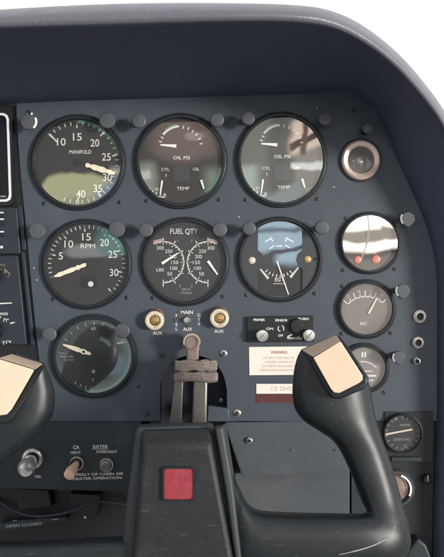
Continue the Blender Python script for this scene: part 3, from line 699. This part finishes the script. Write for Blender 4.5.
# dark gauge at lower right
t, d = gauge('clock', 401.5, 432.5, 19.8, 18.2, 'small black gauge with one pale horizontal hand low on the right edge', 'gauge', DIAL, group='small gauges in the right column', hh=5)
t.location.y -= 0.0017
m = MB(); m.text('6', 395, 418.5, 3.4, 2.6, rot=20); m.text('AMPS', 404, 424.6, 2.2, 2.6, width=10); m.text('DISCHG', 401, 438.8, 2.3, 2.6, width=16); m.text('Y', 404.2, 446, 3.8, 2.6); m.ticks(401.5, 432.5, 14.5, 17, [20*i for i in range(18)], .6, 2.6); m.build('markings', PRINTDIM, d)
needle(t, 384.6, 433.6, 411, 428.6, 1.8, 1.8, PRINTCREAM, h=3.2)

# copper ringed lamp
t = thing('indicator_lamp', 360.4, 160.3, 'round glass indicator lamp in a copper coloured ring beside the top gauges', 'lamp')
m = MB(); m.lathe(360.4, 160.3, [(20, .05), (20, .6), (19.4, 1.0)], 64); m.lathe(360.4,160.3,[(19.3,.1),(19.2,3.2),(17.4,4.8),(15.4,4.2),(13.4,3.4),(12.6,1.0)],64, 1.03); m.build('ring', COPPER, t)
m = MB(); m.lathe(360.4,160.3,[(21.4,.06),(21.2,1.2),(19.3,1.5)],64, 1.03); m.build('gasket', BEZEL, t)
m = MB(); m.lathe(360.4,160.3,[(12.8,.8),(12,2.0),(8,3.2),(4,3.7),(0,3.9)],48, 1.06); m.build('lens', mat('smoky_lens', (0.20,0.175,0.165), .12, var=.3, vscale=120, coat=.6), t)

# ================================================================== POST LIGHTS
def post_light(x, y, r, label, kind='round'):
    r = r * .9
    t = thing('post_light', x, y, label, 'post light', 'post lights beside the gauges')
    hp = 16.5
    m = MB(); m.lathe(x, y, [(3.6, .05), (3.4, 3), (2.7, 4), (2.7, hp - 3)], 20); m.build('post', BLACK, t)
    m = MB()
    if kind == 'round':
        m.lathe(x, y, [(2.7, hp - 4), (r * .93, hp - 3.6), (r, hp - 2.8), (r, hp - .8), (r * .9, hp), (r * .5, hp + .35), (0, hp + .45)], 36)
    else:
        pts = []
        for i in range(28):
            a = 2 * math.pi * i / 28; k = 1.0
            dx, dy = math.sin(a), -math.cos(a)
            if dy > .2: k = 1.0 + .28 * dy * (1 - abs(dx))
            pts.append((x + r * dx * k * (.95 if dy > .5 else 1.05), y + r * dy * k))
        m.prism(pts, hp - 3.4, hp, .07)
    m.build('cap', CAPGREY, t, bevel=.5)
    m = MB(); m.arc(x, y, r * .8, r * .99, 200, 300, hp - 2.2 if kind != 'round' else hp - .7)
    return t
PL = [(33,125.5,8.6,'round','leftmost post light cap of the top row with a painted crescent highlight'),
 (109.8,123.8,8.8,'round','post light cap over the upper right rim of the manifold gauge'),
 (140.8,124.5,7.8,'round','post light cap at the upper left rim of the middle top row gauge'),
 (217,123.2,7.8,'round','post light cap at the upper right rim of the middle top row gauge'),
 (247.5,122,7.4,'round','post light cap at the upper left rim of the right end top row gauge'),
 (323,122.3,7.6,'round','post light cap at the upper right rim of the right end top row gauge'),
 (41.2,232,9.0,'round','post light cap at the upper left rim of the tachometer'),
 (119.2,230.2,9.0,'round','post light cap at the upper right rim of the tachometer'),
 (147.6,231,7.8,'round','post light cap at the upper left rim of the fuel gauge'),
 (219.8,230.6,8.0,'round','post light cap at the upper right rim of the fuel gauge'),
 (248.6,229.6,7.4,'round','post light cap at the upper left rim of the gauge with face screws'),
 (319.6,228.6,7.8,'round','post light cap at the upper right rim of the gauge with face screws'),
 (403.6,220,7.6,'shield','shield shaped post light cap beside the small gauge with pink lamps'),
 (398.8,290.4,7.6,'shield','shield shaped post light cap beside the small warm grey gauge'),
 (395,355.2,6.8,'shield','shield shaped post light cap beside the half hidden pale gauge'),
 (53.2,333,7.8,'round','post light cap at the upper left rim of the bottom row gauge'),
 (124.4,329.8,8.4,'round','post light cap at the upper right rim of the bottom row gauge'),
 (364.4,131.6,5.8,'round','small knob like post light above the copper ringed lamp')]
for x, y, r, k, l in PL:
    t = post_light(x, y, r, l, k)
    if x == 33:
        m = MB(); m.arc(x, y, 6.8, 8.9, 60, 140, 16.7); m.build('bright_crescent', NEEDLEW, t)  # pale arc painted on the cap as its crescent highlight
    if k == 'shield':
        m = MB(); m.arc(x, y, r * .8, r * 1.02, 225, 305, 16.75); m.build('bright_crescent', PRINTDIM, t)

# ================================================================== KNOBS, JACKS, SWITCHES
for x, y, l in ((155.3,320,'cream ringed brass push button left of the small toggle, marked AUX'),(219.4,317.8,'cream ringed brass push button right of the small toggle, marked AUX')):
    t = thing('push_button', x, y, l, 'button', 'cream ringed push buttons')
    m = MB(); m.lathe(x + .5, y - 3.2, [(8.6, .05), (8.4, 3), (7.0, 6)], 36); m.build('collar', AGED, t)
    m = MB(); m.lathe(x, y, [(7.6, 4), (9.4, 6.4), (9.5, 8.4), (8.7, 9.4), (6.6, 9.7), (5.4, 8.8), (5.2, 6.6)], 40); m.build('ring', CREAM, t)
    m = MB(); m.lathe(x, y, [(5.3, 6.5), (4.6, 8.2), (3.6, 8.4), (3.0, 7.4), (1.9, 7.4), (1.7, 9.2), (0, 9.6)], 30); m.build('plunger', BRASS, t)
t = thing('toggle_switch', 187, 320, 'tiny steel toggle switch between the words MAIN and AUX', 'switch')
m = MB(); m.lathe(187, 320, [(4.4, .05), (4.3, 1.6), (3.4, 2.4), (2.6, 2.4), (2.4, 1.2)], 6); m.build('nut', STEEL, t)
m = MB(); m.tube([(187,320,1),(187,319.6,6),(187,319.2,9.5)], [1.5,1.7,2.2], 14); m.build('lever', STEEL, t)
m = MB(); m.line(187,325.5,187,327.5,3,1,.3); m.build('position_mark', BLACK, t)
for x, y, r, l, mm in ((419.5,316.4,6.4,'upper brass rimmed headset jack at the right of the panel',COPPER),(417.8,342.5,6.0,'middle headset jack with octagonal nut at the right of the panel',COPPER),(416.4,361,3.9,'lowest and smallest jack at the right of the panel',STEEL)):
    t = thing('headset_jack', x, y, l, 'jack', 'headset jacks')
    m = MB(); m.lathe(x, y, [(r, .05), (r, 1.4), (r * .86, 1.8), (r * .8, 1.8)], 8 if y > 330 else 36); m.build('nut', mm, t)
    m = MB(); m.lathe(x, y, [(r * .82, 1.0), (r * .8, 3.2), (r * .6, 3.4), (r * .5, 2.8), (r * .48, .4)], 30); m.build('sleeve', STEEL, t)
    m = MB(); m.lathe(x, y, [(r * .5, .5), (0, .5)], 24); m.build('socket', BLACK, t)
# black control box with two silver knobs
t = thing('control_box', 280, 329, 'black rectangular control box with two silver knobs under the face screw gauge', 'control box')
m = MB(); m.prism([(247,316.5),(247,342),(313.5,341.5),(313.5,315.5)], .05, 4); bx = m.build('housing', BLACK, t, bevel=.6)
m = MB(); m.text('PRIMER', 259, 319.6, 2.3, 4.2, width=11.5, bold=.03); m.text('SENSOR', 281, 320, 2.3, 4.2, width=12.5, bold=.03); m.text('PUSH', 302.8, 318.6, 2.3, 4.2, width=10.5, bold=.03)
m.text('ON', 269.4, 328.4, 2.4, 4.2, width=7, bold=.02); m.text('OFF', 280.3, 335.2, 2.4, 4.2, width=5, bold=.02)
m.arc(280.5, 328.2, 2.4, 3.3, 20, 130, 4.2); m.arc(280.5, 328.2, 2.4, 3.3, 190, 320, 4.2)
m.text('Camille', 294, 337.4, 2.6, 4.2, width=15, bold=.01); m.line(287,336.2,291.5,334.2,.6,1.4,4.2); m.line(287,337.2,301,339.4,.7,.5,4.2)
m.build('lettering', PRINT, bx)
for x, y in ((261.6,334.6),(307.6,334.2)):
    m = MB(); m.lathe(x, y, [(5.2, 4.05), (5.2, 9), (6, 9.4), (6, 12.5), (5.2, 13.3), (2, 13.5), (0, 13.5)], 30); q = m.build('knob', SILVER, t)
    m = MB(); m.line(x - 2.8, y + 3, x + 2.8, y - 3, .8, .8, 13.6, .3); m.build('pointer', AGED, q)
m = MB(); m.lathe(296.5, 325.5, [(7.4, 4.02), (7.2, 6), (6.6, 8.2), (0, 8.6)], 30); m.build('black_dome', BLACK, t)  # low black dome beside the right silver knob
# placards
t = thing('warning_placard', 276, 360, 'white rectangular warning placard with small red print under the black control box', 'placard')
m = MB(); m.prism([(249,347),(249.4,375.2),(309,374.6),(309,346.4)], .05, .5); pp = m.build('plate', PAPER, t)
m = MB(); m.text('WARNING', 279, 352.2, 3.0, .6, width=16.5, bold=.02); m.build('title', PRINTRED, pp)
m = MB()
for i, (w, xx, tx) in enumerate(((31,278.5,'DO NOT USE FUEL OF'),(29,279.5,'LOWER GRADE OR'),(36,280,'EXCEED PLACARDED'),(40,279,'OPERATING LIMITATIONS'))): m.text(tx, xx, 357.8 + i * 4.1, 2.3, .6, width=w)
m.build('small_print', PRINTROSE, pp)
t = thing('registration_label', 277, 392, 'narrow label, white above and dark red below, under the warning placard', 'label plate')
m = MB(); m.box(256.3,383.8,304,393.6,.05,.55); pp = m.build('white_strip', PAPER, t)
m = MB(); m.box(256.3,394,304,402.6,.05,.5); m.build('red_strip', DARKRED, t)
m = MB(); m.text('CE DHST', 283, 388.6, 4.6, .65, width=24, bold=-.012); m.build('lettering', mat('grey_rose_print', (.42,.36,.33), .6), pp)
# cigar lighter style knob
t = thing('pull_knob', 30, 462, 'stepped chrome pull knob on the dark lower panel at the left', 'knob')
m = MB(True); m.lathe(32.5,458.8,[(11,-1.4),(10.8,1.5),(9.6,3.4),(8.6,3.6),(8.4,2.6),(7.6,2.6),(7.4,5.4),(6.2,7)],40); m.build('base', CHROME, t)
m = MB(True); m.lathe(32.5,458.8,[(6.2,5),(6,9),(5,10),(5,20)],36, tilt=(-.22,.26)); m.build('shaft', CHROME, t)
m = MB(True); m.lathe(32.5,458.8,[(5,17),(8.4,18.5),(9,20.5),(8.8,24),(7.6,25.5),(7.2,26.6),(6.6,26.6),(6.2,25.8),(3,26.4),(0,26.6)],36, tilt=(-.26,.4)); m.build('head', CHROME, t)
for x, y, l, mm, ln in ((77,463.2,'orange lit toggle switch under the word HEAT',0,1),(106.5,464.8,'round steel indicator under the word OVERHEAT',1,0)):
    t = thing('heater_switch' if ln else 'overheat_light', x, y, l, 'switch' if ln else 'indicator')
    m = MB(); m.lathe(x, y, [(7.6,-1.4),(7.5,.6),(6.8,1.8),(6.0,2.4),(5.6,1.0)], 36); m.build('bezel', STEEL, t)
    if ln:
        m = MB(); m.lathe(x,y,[(5.8,.9),(3,2.4),(0,2.6)],24); m.build('boot', BLACK, t)
        m = MB(); m.tube([(x,y,1),(x-1,y+2,8),(x-2.6,y+4.5,15),(x-3.4,y+6.4,20),(x-3.5,y+6.8,21.5)], [2.6,4.2,5.8,5.4,3.2], 18); m.build('lever', mat('amber_lever', (.88,.56,.42), .4, var=.15, wear=(.92,.72,.58), wscale=200, wamt=.6), t)
    else:
        m = MB(); m.lathe(x,y,[(5.8,.9),(5.2,3.6),(2.8,4.6),(2.4,3.6),(0,3.8)],24); m.build('lens', BAR, t)
# ring at lower right behind the yoke arm
t = thing('air_vent', 397, 488, 'round dark air vent with a bright crescent rim behind the right yoke arm', 'air vent')
m = MB(); m.lathe(395.5,488,[(19,-2),(19,2),(17.5,4),(15.5,4),(14,1)],48); m.build('housing', PLATE, t)
m = MB(); m.arc(395.5,488,13.4,15.2,18,118,4.6); m.arc(395.5,488,13.2,13.4,18,118,4.2); m.build('bright_crescent', NEEDLEW, t)
m = MB(); m.lathe(395.5,488,[(14,0),(9,1.6),(0,1.9)],36); m.build('flap', AGED, t)
t = thing('side_button', 426.5, 478, 'tiny pale button at the far right edge beside the air vent', 'button')
m = MB(); m.lathe(426.5,479,[(5,-2),(4.6,2),(3.4,3.4),(0,3.6)],24); m.build('body', BLACK, t)
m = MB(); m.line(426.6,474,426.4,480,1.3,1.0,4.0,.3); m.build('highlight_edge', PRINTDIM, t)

# ================================================================== PARKING BRAKE LEVER
t = thing('hand_lever', 194, 380, 'worn brown T shaped hand lever on two metal bars in the arched slot', 'lever', h=50, persp=True)
m = MB(True)
for pts in ([(175,380),(181.6,380),(180.4,424),(170,424)], [(194.8,380),(206.8,380),(205.8,424),(193,424)]):
    m.prism(pts, 8, 22)
m1 = MB(True); m1.prism([(175,379),(183.4,379),(181.8,424),(169.6,424)], 8, 24); m1.build('bar', BAR, t, bevel=1.2)
m1 = MB(True); m1.prism([(193.6,379),(207.6,379),(206.6,424),(192,424)], 8, 24); m1.build('bar', BAR, t, bevel=2)
def rough_slab(x0, y0, x1, y1, h0, h1, seed, jag=.8):
    rr = random.Random(seed); pts = []
    n = 12
    for i in range(n + 1): pts.append((x0 + (x1 - x0) * i / n, y0 + rr.uniform(-jag, jag) * .5))
    for i in range(n + 1): pts.append((x1 - (x1 - x0) * i / n, y1 + rr.uniform(-jag, jag) * .5))
    m = MB(True); m.prism(pts, h0, h1, .02); return m
rough_slab(174.4, 360, 217.4, 371.6, 20, 32, 1, 1.9).build('upper_grip', LEVER, t, bevel=1.6)
rough_slab(173.2, 371.6, 218.2, 382.2, 20, 34, 2, 1.7).build('lower_grip', LEVER, t, bevel=2.6)
m = MB(True); m.prism([(184,346),(200,346),(198.6,352),(198.8,361),(186.2,361),(186.6,352)], 16, 27); m.build('neck', LEVERTOP, t, bevel=2)
m = MB(True); m.lathe(191.8, 342.6, [(8.2, 12), (8.6, 16), (8.6, 24), (7.6, 27.5), (5.8, 28.4), (5.4, 27.4), (0, 27)], 36, 1.08); m.build('knob', LEVERTOP, t)
m = MB(True); m.arc(191.8, 342.2, 7.0, 8.6, -110, 95, 28.9); m.arc(191.8,342.2,7.0,8.8,-110,95,28.5); m.build('worn_rim', PADEDGE, t)
m = MB(); m.prism([(208,405),(229,408),(229,421),(207,421)], -3.8, 3.5); m.build('slot_guard', PANEL, ip, bevel=1)

for x0,y0,x1,y1 in ((262,442,268,446),(316,437,322,436),(300,462,309,460)):
    m = MB(); m.line(x0,y0,x1,y1,.35,.1,-1.9); m.build('scratch', RIDGE, gb)
for x0,y0,x1,y1 in ((232,330,236,326),(240,396,246,399),(130,300,135,303),(232,108,238,106.5),(330,206,336,201),(408,300,411,306),(106,402,112,407),(66,308,70,311)):
    m = MB(); m.line(x0,y0,x1,y1,.45,.1,.06); m.build('scratch', CAPGREY, ip)
# ================================================================== YOKE
yk = thing('control_yoke', 180, 490, 'dark control yoke with two beige topped horns and a red square on its hub', 'control yoke', h=180, persp=True)
def arm(stations, name='arm', n=22, lump=2.6):
    """stations: (Lx, Ly, Rx, Ry, h centre, half thickness)"""
    stt = smooth_path(stations, 5); loops = []
    for lx, ly, rx, ry, h, th in stt:
        cx, cy = (lx + rx) / 2, (ly + ry) / 2; ux, uy = (rx - lx) / 2, (ry - ly) / 2; lp_ = []
        for i in range(n):
            a = 2 * math.pi * i / n; c_, s_ = math.cos(a), math.sin(a); e = 2 / lump
            cc = math.copysign(abs(c_) ** e, c_); ss = math.copysign(abs(s_) ** e, s_)
            lp_.append((cx + ux * cc, cy + uy * cc, h + th * ss))
        loops.append(lp_)
    m = MB(True); m.loft(loops); return m
right = [(301,350,337,336,168,5),(297,358,346,344,164,11),(294,370,355,357,160,16),(292.5,384,364,371,158,19),(292.5,396,369.5,385,157,21),(295,409,372.5,400,157,22),(304,421,375,414,158,22),(319,431,378.5,427,159,21),(334,442,383.5,442,160,20),(345,460,390,460,161,19),(355,484,397,483,163,19),(362,502,402.5,504,165,19),(366,510,409,527,168,20),(364,513,410,549,171,21),(352,513.5,394,570,174,22),(330,513,352,582,176,22),(300,512.5,305,586,177,22),(268,511,268,586,178,22),(254,508,256,586,178,22),(245,499,246,590,178,21),(236,480,232,592,176,19),(226,462,218,592,172,17)]
o = arm(right).build('arm', YOKE, yk)
left = [(16,353,44,363,168,5),(4,360,47,369,164,11),(-6,372,51,379,160,16),(-14,388,54.5,391,158,19),(-19,402,55,403,157,21),(-24,415,52.5,416,157,22),(-28,428,44,430,158,22),(-34,440,30,442,159,21),(-44,452,14,455,160,20),(-60,468,-8,474,161,19),(-70,490,-22,500,163,19),(-78,510,-30,522,165,19),(-84,536,-34,534,168,20),(-84,560,-30,539,171,21),(-60,600,-20,541,174,22),(-20,606,0,541,176,22),(30,606,40,540,177,22),(80,600,84,538,178,22),(130,590,130,535,178,22),(150,590,150,534,178,20)]
o = arm(left).build('arm', YOKE, yk)
# pads: bevelled beige plate with a grey brown upper strip and dark rim
def pad(face, strip, rim, hf, name='pad'):
    m = MB(True)
    a = [m.vert(x, y, h) for (x, y), h in zip(rim, hf)]; b = [m.vert(x, y, h + 7) for (x, y), h in zip(rim, hf)]
    n = len(rim); m.f.append(tuple(a)); m.f.append(tuple(reversed(b)))
    for i in range(n): m.f.append((a[i], a[(i + 1) % n], b[(i + 1) % n], b[i]))
    return m
def plate3(pts, th):
    m = MB(True); a = [m.vert(x, y, h) for x, y, h in pts]; b = [m.vert(x, y, h - th) for x, y, h in pts]; n = len(pts)
    m.f.append(tuple(a)); m.f.append(tuple(reversed(b)))
    for i in range(n): m.f.append((a[i], a[(i + 1) % n], b[(i + 1) % n], b[i]))
    return m
# right pad
plate3([(299.5,350,172),(337.5,334,172),(341,338,177),(368.5,377,184),(368.5,384,184),(362,390,185),(340,399,186),(332,398,186),(326,390,186),(309,360,178)], 12).build('pad_rim', YOKE, yk, bevel=2)
pr = plate3([(313,357.6,183.5),(340.3,341,183.5),(362.5,375.5,190),(362.6,380,190.3),(359,383,190.5),(339.5,393,191),(334,392.6,191),(331,389,191)], 5).build('beige_pad', PAD, yk, bevel=.8)
plate3([(301.5,349.8,174.5),(336,334.8,174.5),(340,340.6,183.2),(312.6,357,183.2)], 4).build('pad_end', PADEDGE, yk, bevel=.5)
# left pad
plate3([(13,352.5,172),(45,363,172),(44,368,176),(38,378,180),(14,418,185),(8,423,186),(-4,424,186),(-30,410,186),(-20,385,180)], 12).build('pad_rim', YOKE, yk, bevel=2)
plate3([(-2,358.6,184),(34.5,369.8,184),(12,409,190.5),(7,414.5,191),(0,415.5,191),(-28,408,191),(-20,384,188)], 5).build('beige_pad', PAD, yk, bevel=.8)
plate3([(12,354,174.5),(43,363.8,174.5),(35.5,369.4,183.6),(-1.5,358,183.6)], 4).build('pad_end', PADEDGE, yk, bevel=.5)
# hub
m = MB(True)
def hubloop(pts, h): return [(x, y, h) for x, y in pts]
hub_base = MB(True)
hub_base.loft([hubloop([(138,424),(213,422),(228,486),(246,620),(116,620),(128,500)], 90), hubloop([(136,427),(214,424),(229,486),(247,620),(115,620),(127,500)], 196)])
hub_base.build('hub_body', RIDGE, yk, bevel=4)
hp = MB(True)
fr = [(143,446),(211,444.5),(216,470),(232,557),(241,620),(125,620),(134,557),(140,480)]
hp.loft([hubloop([(141,428),(212,426),(218,470),(235,557),(244,620),(122,620),(131,557),(138,480)], 196.2), hubloop(fr, 208)])
hp.build('hub_pad', HUBM, yk, bevel=3)
hr = MB(True); hr.loft([hubloop([(214,426),(226,423.5),(236,486),(250,600),(238,600),(225,500)], 150), hubloop([(215,428),(223,427),(233,486),(246,600),(241,600),(227,500)], 205)]); hr.build('side_ridge', RIDGE, yk, bevel=2.5)
m = shape([rrect(162.2,467,195.2,501.4,3), rrect(164.2,469,193.6,499.6,3)], 208, 210.2, persp=True); m.build('emblem_frame', BLACK, yk, bevel=.5)
m = shape([rrect(164,468.8,193.8,499.8,3)], 207.9, 209.2, persp=True); m.build('emblem', RED, yk, bevel=.5)
m = MB(True); m.line(143,483.5,150,484,.8,.3,208.4); m.build('scratch', RIDGE, yk); m = MB(True); m.line(181,535,187,535.5,.8,.3,208.4); m.build('scratch', CAPGREY, yk)
# thin silver tube added as the highlight along the right corner of the crossbar
m = MB(True); m.tube(smooth_path([(322,557.5,197.2),(345,553.5,197.5),(368,547.5,196.5),(384,540.5,194),(392,533.5,190),(395,526,187)], 5), [.3] + [.5]*6 + [.8]*8 + [1.2]*6 + [1.7]*4 + [.5], 8); m.build('highlight_tube', SILVER, yk)
